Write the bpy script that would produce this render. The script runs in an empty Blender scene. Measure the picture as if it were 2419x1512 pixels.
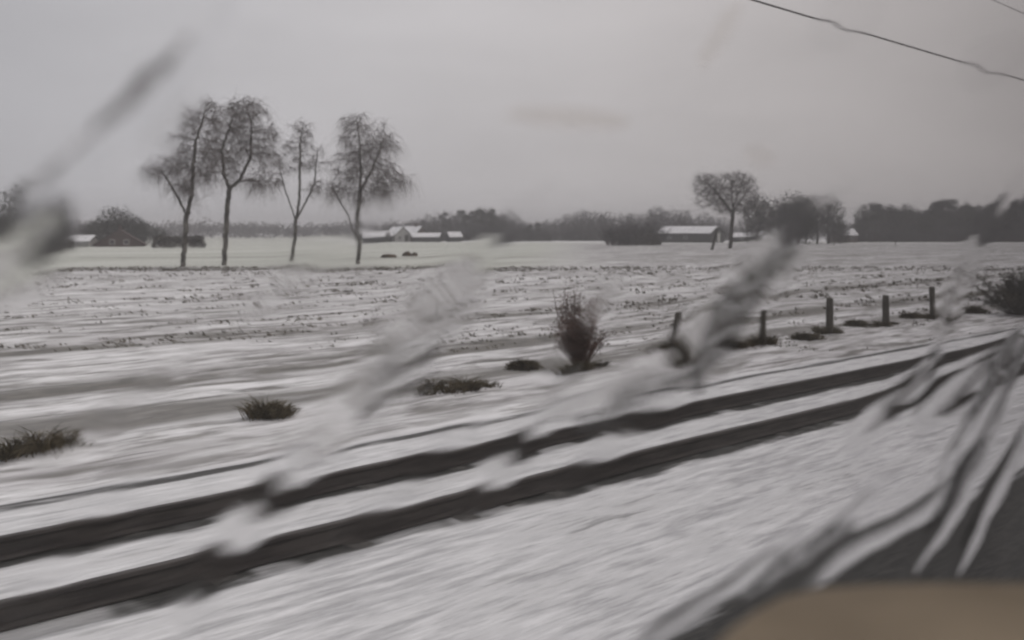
import bpy, math, random
import numpy as np
from mathutils import Vector, Matrix, noise as mnoise

random.seed(7)
SC = bpy.context.scene
COL = SC.collection
R = math.radians

# ------------------------------------------------------------------ camera
H = 2.56                       # camera height above the rail foot (seated passenger)
F, CX, HY = 2418.0, 1209.0, 552.0
THETA = R(45.6)                # the track runs 45.6 degrees to the right of the view direction
US, UC = math.sin(THETA), math.cos(THETA)
PHI = math.atan2(UC, US)       # world rotation of the (along track, away from train) frame
FIELD_Z = -0.40

cam = bpy.data.cameras.new("camera")
cam_o = bpy.data.objects.new("camera", cam)
COL.objects.link(cam_o)
cam_o.location = (0, 0, H)
cam_o.rotation_euler = (R(90), 0, 0)
cam.sensor_width = 36.0
cam.lens = 36.0
cam.shift_y = -(756.0 - HY) / 2418.0
cam.clip_start = 0.02
cam.clip_end = 6000
cam.dof.use_dof = True
cam.dof.focus_distance = 4.0
cam.dof.aperture_fstop = 36.0 / 9.0      # 9 mm opening
SC.camera = cam_o

# ------------------------------------------------------------------ sky, sun, exposure
SUN_EL, SUN_AZ = R(55), R(14)
w = bpy.data.worlds.new("World")
SC.world = w
w.use_nodes = True
nt = w.node_tree
nt.nodes.clear()
out = nt.nodes.new("ShaderNodeOutputWorld")
bg = nt.nodes.new("ShaderNodeBackground")
sky = nt.nodes.new("ShaderNodeTexSky")
sky.sky_type = 'NISHITA'
sky.sun_disc = False
sky.sun_elevation = SUN_EL
sky.sun_rotation = SUN_AZ
sky.dust_density = 4.0
hs = nt.nodes.new("ShaderNodeHueSaturation")
hs.inputs["Saturation"].default_value = 0.12
nt.links.new(sky.outputs[0], hs.inputs["Color"])
mix = nt.nodes.new("ShaderNodeMix")
mix.data_type = 'RGBA'
mix.inputs[0].default_value = 0.06
mix.inputs[6].default_value = (8.25, 8.06, 8.15, 1)       # stratus cover
nt.links.new(hs.outputs[0], mix.inputs[7])
tc = nt.nodes.new("ShaderNodeTexCoord")
mp = nt.nodes.new("ShaderNodeMapping")
mp.inputs["Scale"].default_value = (1.6, 1.6, 5.0)
nt.links.new(tc.outputs["Generated"], mp.inputs[0])
nz = nt.nodes.new("ShaderNodeTexNoise")
nz.inputs["Scale"].default_value = 1.6
nz.inputs["Detail"].default_value = 4.0
nz.inputs["Roughness"].default_value = 0.5
nt.links.new(mp.outputs[0], nz.inputs["Vector"])
rmp = nt.nodes.new("ShaderNodeMapRange")
rmp.inputs[1].default_value = 0.25
rmp.inputs[2].default_value = 0.75
rmp.inputs[3].default_value = 0.86
rmp.inputs[4].default_value = 1.06
nt.links.new(nz.outputs[0], rmp.inputs[0])
mul = nt.nodes.new("ShaderNodeVectorMath")
mul.operation = 'SCALE'
nt.links.new(mix.outputs[2], mul.inputs[0])
sx = nt.nodes.new("ShaderNodeSeparateXYZ")               # an overcast sky brightens towards the zenith
nt.links.new(tc.outputs["Generated"], sx.inputs[0])
zen = nt.nodes.new("ShaderNodeMapRange")
zen.inputs[1].default_value = 0.0
zen.inputs[2].default_value = 1.0
zen.inputs[3].default_value = 1.0
zen.inputs[4].default_value = 1.30
nt.links.new(sx.outputs[2], zen.inputs[0])
side = nt.nodes.new("ShaderNodeMapRange")                 # thicker cloud out to the left
side.interpolation_type = 'SMOOTHSTEP'
side.inputs[1].default_value = -0.75
side.inputs[2].default_value = 0.1
side.inputs[3].default_value = 0.72
side.inputs[4].default_value = 1.0
nt.links.new(sx.outputs[0], side.inputs[0])
m1 = nt.nodes.new("ShaderNodeMath")
m1.operation = 'MULTIPLY'
nt.links.new(rmp.outputs[0], m1.inputs[0])
nt.links.new(zen.outputs[0], m1.inputs[1])
m2 = nt.nodes.new("ShaderNodeMath")
m2.operation = 'MULTIPLY'
nt.links.new(m1.outputs[0], m2.inputs[0])
nt.links.new(side.outputs[0], m2.inputs[1])
nt.links.new(m2.outputs[0], mul.inputs["Scale"])
tint = nt.nodes.new("ShaderNodeMix")
tint.data_type = 'RGBA'
tint.inputs[6].default_value = (0.965, 0.99, 1.03, 1)
tint.inputs[7].default_value = (1.045, 1.0, 0.95, 1)
tr_ = nt.nodes.new("ShaderNodeMapRange")
tr_.inputs[1].default_value = -0.6
tr_.inputs[2].default_value = 0.6
nt.links.new(sx.outputs[0], tr_.inputs[0])
nt.links.new(tr_.outputs[0], tint.inputs[0])
tm = nt.nodes.new("ShaderNodeVectorMath")
tm.operation = 'MULTIPLY'
nt.links.new(mul.outputs[0], tm.inputs[0])
nt.links.new(tint.outputs[2], tm.inputs[1])
nt.links.new(tm.outputs[0], bg.inputs[0])
bg.inputs[1].default_value = 0.10
nt.links.new(bg.outputs[0], out.inputs[0])

sun = bpy.data.lights.new("sun", 'SUN')
sun.energy = 1.0
sun.angle = R(25)
sun.color = (1.0, 0.97, 0.93)
sun_o = bpy.data.objects.new("sun", sun)
COL.objects.link(sun_o)
sd = Vector((math.sin(SUN_AZ) * math.cos(SUN_EL), math.cos(SUN_AZ) * math.cos(SUN_EL), math.sin(SUN_EL)))
sun_o.rotation_euler = sd.to_track_quat('Z', 'Y').to_euler()
sun_o.location = (0, -20, 60)

SC.view_settings.view_transform = 'Standard'
SC.view_settings.look = 'None'
SC.view_settings.exposure = 0.0
SC.view_settings.gamma = 1.0
SC.render.engine = 'CYCLES'
SC.cycles.use_denoising = True
SC.cycles.denoiser = 'OPENIMAGEDENOISE'
SC.cycles.filter_width = 2.0
SC.cycles.max_bounces = 8
SC.cycles.diffuse_bounces = 2
SC.cycles.transmission_bounces = 6
SC.cycles.transparent_max_bounces = 8
SC.cycles.volume_bounces = 0
SC.cycles.caustics_refractive = False
SC.cycles.caustics_reflective = False


# ------------------------------------------------------------------ helpers
def P(x, y, d):
    """Ray of the camera through a point of the photograph (2418 x 1512), taken to the distance d."""
    return Vector(((x - CX) / F * d, d, H - (y - HY) / F * d))


def ground_at(x, base_y, z=FIELD_Z):
    d = (H - z) / ((base_y - HY) / F)
    return Vector(((x - CX) / F * d, d, z)), d


def link(o):
    COL.objects.link(o)
    return o


class MB:
    def __init__(self):
        self.v, self.f = [], []

    def add(self, vs, fs):
        n = len(self.v)
        self.v.extend(vs)
        self.f.extend([tuple(i + n for i in f) for f in fs])

    def box(self, a, b, m=None):
        x0, y0, z0 = a
        x1, y1, z1 = b
        vs = [(x0, y0, z0), (x1, y0, z0), (x1, y1, z0), (x0, y1, z0), (x0, y0, z1), (x1, y0, z1), (x1, y1, z1), (x0, y1, z1)]
        if m:
            vs = [tuple(m @ Vector(q)) for q in vs]
        self.add(vs, [(3, 2, 1, 0), (4, 5, 6, 7), (0, 1, 5, 4), (1, 2, 6, 5), (2, 3, 7, 6), (3, 0, 4, 7)])

    def tube(self, pts, rad, n=5, cap=True):
        pts = [Vector(p) for p in pts]
        k = len(pts)
        if k < 2:
            return
        base = len(self.v)
        ref = None
        for i, p in enumerate(pts):
            d = (pts[min(i + 1, k - 1)] - pts[max(i - 1, 0)])
            if d.length < 1e-9:
                d = Vector((0, 0, 1))
            d.normalize()
            if ref is None:
                ref = Vector((1, 0, 0)) if abs(d.x) < 0.8 else Vector((0, 1, 0))
            a = d.cross(ref)
            if a.length < 1e-6:
                a = d.orthogonal()
            a.normalize()
            b = d.cross(a)
            ref = b.cross(d) * -1 if False else ref
            r = rad[i]
            for j in range(n):
                t = 2 * math.pi * j / n
                q = p + a * (math.cos(t) * r) + b * (math.sin(t) * r)
                self.v.append((q.x, q.y, q.z))
        for i in range(k - 1):
            for j in range(n):
                j2 = (j + 1) % n
                self.f.append((base + i * n + j, base + i * n + j2, base + (i + 1) * n + j2, base + (i + 1) * n + j))
        if cap:
            self.f.append(tuple(base + j for j in reversed(range(n))))
            self.f.append(tuple(base + (k - 1) * n + j for j in range(n)))

    def build(self, name, mat, parent=None, smooth=False, loc=None, rotz=None):
        me = bpy.data.meshes.new(name)
        me.from_pydata(self.v, [], self.f)
        me.update()
        if smooth:
            me.polygons.foreach_set("use_smooth", [True] * len(me.polygons))
        me.materials.append(mat)
        o = link(bpy.data.objects.new(name, me))
        if parent is not None:
            o.parent = parent
        if loc is not None:
            o.location = loc
        if rotz is not None:
            o.rotation_euler = (0, 0, rotz)
        return o


def tag(o, label=None, cat=None, group=None, kind=None):
    if label:
        o["label"] = label
    if cat:
        o["category"] = cat
    if group:
        o["group"] = group
    if kind:
        o["kind"] = kind
    return o


def thing(name, label, cat, loc=(0, 0, 0), rotz=0.0, group=None):
    o = link(bpy.data.objects.new(name, None))
    o.location = loc
    o.rotation_euler = (0, 0, rotz)
    o.empty_display_size = 0.2
    return tag(o, label, cat, group)


def copy_tree(o, parent=None):
    c = link(o.copy())
    c.parent = parent
    for ch in list(o.children):
        copy_tree(ch, c)
    return c


# ------------------------------------------------------------------ materials
class NT:
    """Small writer for node trees."""

    def __init__(self, name):
        self.m = bpy.data.materials.new(name)
        self.m.use_nodes = True
        self.t = self.m.node_tree
        self.t.nodes.clear()
        self.out = self.t.nodes.new("ShaderNodeOutputMaterial")

    def n(self, typ, **kw):
        nd = self.t.nodes.new(typ)
        for k, v in kw.items():
            setattr(nd, k, v)
        return nd

    def put(self, sock, v):
        if isinstance(v, bpy.types.NodeSocket):
            self.t.links.new(v, sock)
        elif v is not None:
            sock.default_value = v

    def math(self, op, a, b=None, clamp=False):
        nd = self.n("ShaderNodeMath", operation=op, use_clamp=clamp)
        self.put(nd.inputs[0], a)
        if b is not None:
            self.put(nd.inputs[1], b)
        return nd.outputs[0]

    def rng(self, v, a, b, c=0.0, d=1.0, smooth=True):
        nd = self.n("ShaderNodeMapRange", interpolation_type='SMOOTHSTEP' if smooth else 'LINEAR')
        self.put(nd.inputs[0], v)
        for i, x in enumerate((a, b, c, d)):
            self.put(nd.inputs[i + 1], x)
        return nd.outputs[0]

    def coords(self, scale=(1, 1, 1), rot=(0, 0, 0)):
        tcn = self.n("ShaderNodeTexCoord")
        mpn = self.n("ShaderNodeMapping")
        mpn.inputs["Scale"].default_value = scale
        mpn.inputs["Rotation"].default_value = rot
        self.t.links.new(tcn.outputs["Object"], mpn.inputs[0])
        return mpn.outputs[0]

    def noise(self, vec, scale, detail=3.0, rough=0.55):
        nd = self.n("ShaderNodeTexNoise")
        self.put(nd.inputs["Vector"], vec)
        nd.inputs["Scale"].default_value = scale
        nd.inputs["Detail"].default_value = detail
        nd.inputs["Roughness"].default_value = rough
        return nd.outputs[0]

    def mixc(self, f, a, b):
        nd = self.n("ShaderNodeMix", data_type='RGBA')
        self.put(nd.inputs[0], f)
        self.put(nd.inputs[6], a)
        self.put(nd.inputs[7], b)
        return nd.outputs[2]

    def band(self, v, centre, half, soft):
        d = self.math('ABSOLUTE', self.math('SUBTRACT', v, centre))
        return self.rng(d, half, half + soft, 1.0, 0.0)

    def surface(self, col, rough=0.8, bump=None, bump_d=0.02, spec=0.3):
        b = self.n("ShaderNodeBsdfPrincipled")
        self.put(b.inputs["Base Color"], col)
        self.put(b.inputs["Roughness"], rough)
        b.inputs["Specular IOR Level"].default_value = spec
        if bump is not None:
            bn = self.n("ShaderNodeBump")
            bn.inputs["Strength"].default_value = 0.6
            bn.inputs["Distance"].default_value = bump_d
            self.put(bn.inputs["Height"], bump)
            self.t.links.new(bn.outputs[0], b.inputs["Normal"])
        self.t.links.new(b.outputs[0], self.out.inputs[0])
        return self.m


def c4(r, g, b):
    return (r, g, b, 1.0)


def simple(name, a, b, scale=3.0, rough=0.85, spec=0.2, stretch=(1, 1, 1)):
    m = NT(name)
    f = m.rng(m.noise(m.coords(stretch), scale, 4), 0.35, 0.65)
    return m.surface(m.mixc(f, c4(*a), c4(*b)), rough, spec=spec)


RAIL_FAR, RAIL_NEAR = 8.55, 7.05


def track_bed_material():
    m = NT("snowy_ballast")
    tcn = m.n("ShaderNodeTexCoord")
    sep = m.n("ShaderNodeSeparateXYZ")
    m.t.links.new(tcn.outputs["Object"], sep.inputs[0])
    D = sep.outputs[1]
    rag = m.noise(m.coords((0.35, 2.2, 1)), 1.6, 5, 0.6)              # ragged edges, drawn out along the track
    drift = m.noise(m.coords((0.34, 2.4, 1)), 1.0, 5, 0.62)             # wind drifts along the track
    fine = m.noise(m.coords((0.8, 6.0, 1)), 1.7, 5, 0.65)
    ragc = m.math('MULTIPLY', m.math('SUBTRACT', rag, 0.5), 0.55)
    Dr = m.math('ADD', D, ragc)
    near_rail = m.band(Dr, RAIL_NEAR - 0.13, 0.10, 0.12)
    far_rail = m.band(Dr, RAIL_FAR - 0.13, 0.08, 0.12)
    gap = m.rng(m.noise(m.coords((1.1, 0.6, 1)), 0.9, 2), 0.36, 0.5)
    rails = m.math('MULTIPLY', m.math('MAXIMUM', near_rail, far_rail), m.rng(gap, 0, 1, 0.55, 1))
    own = m.rng(m.math('ADD', D, m.math('MULTIPLY', m.math('SUBTRACT', rag, 0.5), 1.0)), 3.85, 4.15, 1.0, 0.0)
    shoulder = m.math('MULTIPLY', m.band(m.math('ADD', D, m.math('MULTIPLY', ragc, 0.5)), 10.15, 0.07, 0.10), m.rng(rag, 0.30, 0.5, 0.35, 0.95))
    streak = m.math('MULTIPLY', m.rng(drift, 0.48, 0.70), m.rng(fine, 0.40, 0.60))
    streak = m.math('MULTIPLY', streak, 0.65)
    dark = m.math('MAXIMUM', m.math('MAXIMUM', rails, own), m.math('MAXIMUM', shoulder, streak), clamp=True)
    snow = m.mixc(m.rng(m.math('ADD', m.math('MULTIPLY', drift, 0.45), m.math('MULTIPLY', fine, 0.55)), 0.36, 0.60), c4(0.42, 0.42, 0.43), c4(0.80, 0.80, 0.81))
    stone = m.mixc(m.rng(m.noise(m.coords((2, 9, 4)), 3.0, 4), 0.35, 0.65), c4(0.020, 0.020, 0.020), c4(0.048, 0.047, 0.044))
    bump = m.math('ADD', m.math('MULTIPLY', drift, 2.5), fine)
    return m.surface(m.mixc(dark, snow, stone), 0.8, bump, 0.05)


def field_material():
    m = NT("snowy_field")
    tcn = m.n("ShaderNodeTexCoord")
    sep = m.n("ShaderNodeSeparateXYZ")
    m.t.links.new(tcn.outputs["Object"], sep.inputs[0])
    T, D = sep.outputs[0], sep.outputs[1]
    # distance straight out from the farm, away from the line (world Y)
    Y = m.math('ADD', m.math('MULTIPLY', T, UC), m.math('MULTIPLY', D, US))
    big = m.noise(m.coords((0.10, 0.45, 1)), 0.7, 4, 0.6)
    rag = m.noise(m.coords((0.22, 1.3, 1)), 1.0, 5, 0.62)
    clump = m.noise(m.coords((0.55, 1.9, 1)), 1.1, 4, 0.6)
    wig = m.math('MULTIPLY', m.math('SUBTRACT', big, 0.5), 2.4)
    Dw = m.math('ADD', D, wig)
    band1 = m.math('MULTIPLY', m.band(Dw, 20.3, 0.6, 1.1), m.rng(rag, 0.36, 0.54))
    band2 = m.math('MULTIPLY', m.band(Dw, 27.6, 0.8, 1.5), m.rng(rag, 0.36, 0.54))
    band3 = m.math('MULTIPLY', m.band(Dw, 16.2, 0.5, 1.0), m.rng(rag, 0.35, 0.54, 0, 0.95))
    band4 = m.math('MULTIPLY', m.band(Dw, 38.0, 0.5, 1.6), m.rng(rag, 0.45, 0.62, 0, 0.7))
    patch = m.math('MULTIPLY', m.rng(clump, 0.42, 0.64), m.rng(big, 0.36, 0.56, 0.35, 0.95))
    Yw = m.math('ADD', Y, m.math('MULTIPLY', m.math('SUBTRACT', m.noise(m.coords((0.03, 0.03, 1)), 1.0, 3), 0.5), 8.0))
    verge = m.math('MULTIPLY', m.band(Yw, 87.0, 2.2, 3.0), m.rng(clump, 0.32, 0.5, 0.35, 0.9))
    verge2 = m.math('MULTIPLY', m.band(Yw, 128.0, 1.0, 3.0), m.rng(clump, 0.36, 0.55, 0.1, 0.75))
    dark = m.math('MAXIMUM', m.math('MAXIMUM', band1, band2), m.math('MAXIMUM', band3, band4))
    X = m.math('SUBTRACT', m.math('MULTIPLY', T, US), m.math('MULTIPLY', D, UC))
    right = m.rng(m.math('SUBTRACT', X, m.math('MULTIPLY', Y, 0.06)), -8, 6)
    far_clump = m.noise(m.coords((0.10, 0.30, 1)), 1.0, 5, 0.62)
    far_patch = m.math('MULTIPLY', m.rng(far_clump, 0.40, 0.62, 0, 0.85), m.rng(Y, 60, 110))
    near_mask = m.math('MAXIMUM', m.rng(Yw, 88, 92, 1.0, 0.0), m.math('MULTIPLY', right, m.rng(Y, 290, 330, 1, 0)))
    fine = m.noise(m.coords((0.36, 2.8, 1)), 1.3, 5, 0.64)
    streaks = m.math('MULTIPLY', m.rng(fine, 0.44, 0.62), m.rng(m.noise(m.coords((0.2, 0.6, 1)), 0.8, 3), 0.36, 0.56, 0.4, 0.95))
    dark = m.math('MAXIMUM', dark, m.math('MAXIMUM', streaks, m.math('MAXIMUM', patch, far_patch)))
    dark = m.math('MULTIPLY', dark, near_mask)
    dark = m.math('MAXIMUM', dark, m.math('MULTIPLY', m.math('MAXIMUM', verge, verge2), m.math('SUBTRACT', 1.0, m.math('MULTIPLY', right, 0.6))), clamp=True)
    snow = m.mixc(m.rng(rag, 0.35, 0.65), c4(0.60, 0.59, 0.60), c4(0.84, 0.84, 0.85))
    grass = m.mixc(m.rng(m.noise(m.coords((1, 3, 1)), 2.0, 3), 0.35, 0.65), c4(0.058, 0.053, 0.044), c4(0.128, 0.119, 0.102))
    stripes = m.rng(m.noise(m.coords((0.012, 0.16, 1), (0, 0, R(44.4))), 1.0, 3), 0.35, 0.65)
    far_snow = m.mixc(stripes, c4(0.40, 0.41, 0.365), c4(0.56, 0.57, 0.53))
    far_edge = m.math('MULTIPLY', m.rng(Y, 330, 380), m.rng(m.math('SUBTRACT', m.math('MULTIPLY', T, US), m.math('MULTIPLY', D, UC)), -85, -45))
    far_snow = m.mixc(far_edge, far_snow, c4(0.80, 0.80, 0.81))
    base = m.mixc(m.math('MULTIPLY', m.rng(Yw, 86, 94), m.math('SUBTRACT', 1.0, m.math('MULTIPLY', right, m.rng(Y, 300, 350, 1, 0)))), snow, far_snow)
    col = m.mixc(m.math('MULTIPLY', dark, 0.90), base, grass)
    bump = m.math('ADD', rag, clump)
    return m.surface(col, 0.85, bump, 0.06)


M = {}
M["bed"] = track_bed_material()
M["field"] = field_material()
M["rail"] = simple("rusty_rail_steel", (0.040, 0.036, 0.035), (0.075, 0.067, 0.063), 6, 0.7, 0.3, (0.3, 3, 3))
M["snow"] = simple("roof_snow", (0.74, 0.74, 0.76), (0.84, 0.84, 0.85), 0.8, 0.8)
M["birch_bark"] = simple("birch_bark", (0.055, 0.052, 0.048), (0.20, 0.19, 0.175), 2.2, 0.9, 0.1, (1, 1, 0.7))
M["birch_twig"] = simple("birch_twig", (0.085, 0.073, 0.070), (0.17, 0.15, 0.143), 1.5, 0.9, 0.1)
M["bark"] = simple("dark_bark", (0.035, 0.032, 0.028), (0.075, 0.068, 0.060), 2.0, 0.9, 0.1)
M["twig"] = simple("bare_twig", (0.045, 0.040, 0.038), (0.085, 0.075, 0.070), 0.8, 0.9, 0.1)
M["wood_twig"] = simple("wood_twig", (0.040, 0.038, 0.038), (0.085, 0.080, 0.080), 0.25, 0.9, 0.1)
M["evergreen"] = simple("evergreen_needles", (0.022, 0.026, 0.020), (0.055, 0.058, 0.044), 0.5, 0.85, 0.1)
M["hedge"] = simple("hedge_leaves", (0.030, 0.028, 0.022), (0.065, 0.058, 0.044), 1.0, 0.9, 0.1)
M["shrub"] = simple("brown_shrub_leaves", (0.070, 0.048, 0.041), (0.16, 0.105, 0.088), 2.0, 0.9, 0.1)
M["tuft"] = simple("winter_grass", (0.052, 0.045, 0.028), (0.135, 0.112, 0.075), 4.0, 0.9, 0.1)
M["stubble"] = simple("field_stubble", (0.11, 0.10, 0.08), (0.22, 0.20, 0.165), 0.7, 0.9, 0.1)
M["post"] = simple("weathered_post_wood", (0.050, 0.045, 0.038), (0.10, 0.092, 0.080), 5.0, 0.9, 0.1, (3, 3, 0.5))
M["wire"] = simple("grey_wire", (0.08, 0.08, 0.08), (0.12, 0.12, 0.12), 2.0, 0.6, 0.4)
M["barn_wall"] = simple("dark_barn_boards", (0.028, 0.032, 0.030), (0.055, 0.058, 0.055), 2.0, 0.85, 0.2, (4, 4, 0.4))
M["brick"] = simple("red_brown_brick", (0.055, 0.040, 0.036), (0.085, 0.058, 0.052), 1.5, 0.9, 0.1)
M["pale_wall"] = simple("pale_render", (0.30, 0.30, 0.29), (0.42, 0.42, 0.40), 0.8, 0.9, 0.1)
M["white_door"] = simple("white_painted_door", (0.66, 0.66, 0.63), (0.76, 0.76, 0.74), 1.0, 0.6, 0.3)
M["glass_dark"] = simple("dark_window_glass", (0.02, 0.022, 0.025), (0.04, 0.042, 0.045), 1.0, 0.2, 0.5)
M["earth"] = simple("heaped_earth", (0.030, 0.024, 0.020), (0.10, 0.068, 0.045), 2.0, 0.95, 0.1)
M["beige"] = simple("reflection_beige", (0.088, 0.062, 0.032), (0.235, 0.182, 0.12), 3.0, 0.55, 0.35)  # tan of the interior's reflection, given to the solid slab as its colour

# ------------------------------------------------------------------ ground
def bed_z(D, t=0.0):
    if D < 4.0:
        z = 0.03
    elif D < 4.6:
        z = 0.03 - (D - 4.0) / 0.6 * 0.05
    elif D < 6.5:
        z = -0.02 + 0.02 * (D - 4.6) / 1.9
    elif D < 10.1:
        z = 0.0
    else:
        k = min(1.0, (D - 10.1) / 1.9)
        z = -0.42 * (k * k * (3 - 2 * k))
    return z


def build_bed():
    mb = MB()
    ts = [-260, -160, -100, -70] + [x * 0.5 for x in range(-100, 121)] + [70, 90, 120, 160, 220, 300, 420]
    Ds = [-9, -6, -3, 0, 1, 2, 3] + [3.5 + 0.125 * i for i in range(0, 69)]
    Ds = [d for d in Ds if d <= 12.0]
    for t in ts:
        for D in Ds:
            z = bed_z(D)
            if D < -7:
                z = -0.42
            n = mnoise.noise(Vector((t * 0.35, D * 1.6, 0))) * 0.02 + mnoise.noise(Vector((t * 1.1, D * 4, 5))) * 0.010
            clear = min(1.0, min(abs(D - RAIL_FAR), abs(D - RAIL_NEAR)) / 0.3)
            z += n * (0.3 + 0.7 * clear) if D < 11.7 else 0
            mb.v.append((t, D, z))
    k = len(Ds)
    for i in range(len(ts) - 1):
        for j in range(k - 1):
            mb.f.append((i * k + j, (i + 1) * k + j, (i + 1) * k + j + 1, i * k + j + 1))
    o = mb.build("track_bed", M["bed"], smooth=True, rotz=PHI)
    return tag(o, "snow covered ballast bed of the railway", None, None, "structure"), Ds[-1]


BED, BED_END = build_bed()


def build_field():
    mb = MB()
    ts = [-1100, -700, -420, -260, -180, -130, -100] + [float(x) for x in range(-84, 121)] + [135, 160, 200, 260, 340, 460, 620, 800, 1100]
    Ds = [BED_END + 0.5 * i for i in range(0, 110)] + [68, 71, 75, 80, 86, 94, 104, 120, 140, 170, 210, 260, 330, 430, 560, 740, 950, 1200]

    def patch(Dlist, flat):
        base = len(mb.v)
        for t in ts:
            for D in Dlist:
                z = FIELD_Z - 0.02
                if not flat and D > BED_END + 0.3:
                    fade = 1.0 if D < 90 else 0.3
                    z += fade * (0.07 * mnoise.noise(Vector((t * 0.12, D * 0.25, 3))) + 0.035 * mnoise.noise(Vector((t * 0.5, D * 1.1, 9))))
                    z -= 0.16 * math.exp(-((D - 20.3) / 0.8) ** 2) + 0.16 * math.exp(-((D - 27.6) / 0.9) ** 2)
                mb.v.append((t, D, z))
        k = len(Dlist)
        for i in range(len(ts) - 1):
            for j in range(k - 1):
                mb.f.append((base + i * k + j, base + (i + 1) * k + j, base + (i + 1) * k + j + 1, base + i * k + j + 1))

    patch(Ds, False)
    patch([-1100, -600, -250, -90, -30, -9], True)
    o = mb.build("field", M["field"], smooth=True, rotz=PHI)
    return tag(o, "wide field under thin patchy snow", None, None, "structure")


build_field()


def tr(t, D, z=0.0):
    return Vector((t * US - D * UC, t * UC + D * US, z))


# ------------------------------------------------------------------ rails of the neighbouring track
def rail(D, label):
    prof = [(-0.075, 0.0), (0.075, 0.0), (0.075, 0.012), (0.018, 0.034), (0.012, 0.11), (0.018, 0.128), (0.036, 0.138),
            (0.036, 0.164), (0.030, 0.172), (-0.030, 0.172), (-0.036, 0.164), (-0.036, 0.138), (-0.018, 0.128), (-0.012, 0.11),
            (-0.018, 0.034), (-0.075, 0.012)]
    mb = MB()
    ts = [-260, -100, -50, -30, -20, -10, 0, 10, 20, 30, 40, 60, 100, 200, 420]
    n = len(prof)
    for t in ts:
        for a, b in prof:
            mb.v.append((t, a, b))
    for i in range(len(ts) - 1):
        for j in range(n):
            j2 = (j + 1) % n
            mb.f.append((i * n + j, i * n + j2, (i + 1) * n + j2, (i + 1) * n + j))
    mb.f.append(tuple(range(n)))
    mb.f.append(tuple((len(ts) - 1) * n + j for j in reversed(range(n))))
    o = mb.build("rail", M["rail"], loc=tr(0, D, 0.01), rotz=PHI)
    return tag(o, label, "rail", "rails of the neighbouring track")


rail(RAIL_FAR, "dark steel rail of the next track, the one farther from the train")
rail(RAIL_NEAR, "dark steel rail of the next track, the one nearer the train")


def sleeper_mesh():
    mb = MB()
    ys = [-1.30, -1.18, -1.02, -0.92, -0.60, -0.48, 0.48, 0.60, 0.92, 1.02, 1.18, 1.30]
    zs = [-.05, -.03, -.01, .012, .012, -.045, -.045, .012, .012, -.01, -.03, -.05]      # raised seats under the rails
    n = 6
    for y, z in zip(ys, zs):
        for a, b in [(-.14, -.16), (.14, -.16), (.14, z - .035), (.10, z), (-.10, z), (-.14, z - .035)]:
            mb.v.append((a, y, b))
    k = len(ys)
    for i in range(k - 1):
        for j in range(n):
            j2 = (j + 1) % n
            mb.f.append((i * n + j2, i * n + j, (i + 1) * n + j, (i + 1) * n + j2))
    mb.f.append(tuple(range(n)))
    mb.f.append(tuple((k - 1) * n + j for j in reversed(range(n))))
    return mb


SLP = sleeper_mesh().build("sleeper", simple("sleeper_concrete", (0.06, 0.058, 0.055), (0.12, 0.115, 0.11), 5, 0.9, 0.1))
for k in range(70):
    o = SLP if k == 0 else link(SLP.copy())
    rr_ = random.Random(k)
    o.location = tr(-10 + k * 0.6, (RAIL_NEAR + RAIL_FAR) / 2 + rr_.gauss(0, .02), rr_.uniform(-.032, -.003))
    o.rotation_euler = (0, 0, PHI + rr_.gauss(0, .012))
    tag(o, "dark sleeper nearly buried in snow under the two rails", "sleeper", "sleepers of the neighbouring track")


def overhead_wire(D, z0, z1, r, name, label):
    mb = MB()
    pts, rr = [], []
    for i in range(61):
        t = -40 + i * 3.0
        s = (t % 60 - 30) / 30.0
        z = z0 + (z1 - z0) * (s * s)
        pts.append(tr(t, D + 0.2 * math.sin(t / 60 * math.pi), z))
        rr.append(r)
    mb.tube(pts, rr, 6)
    return tag(mb.build(name, M["wire"], smooth=True), label, "overhead wire")


overhead_wire(7.8, H + 3.28, H + 3.30, 0.0145, "contact_wire", "long dark overhead contact wire crossing the sky above the track")
overhead_wire(7.9, H + 4.75, H + 5.1, 0.008, "carrier_wire", "upper overhead wire just showing in the corner of the sky")


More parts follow.
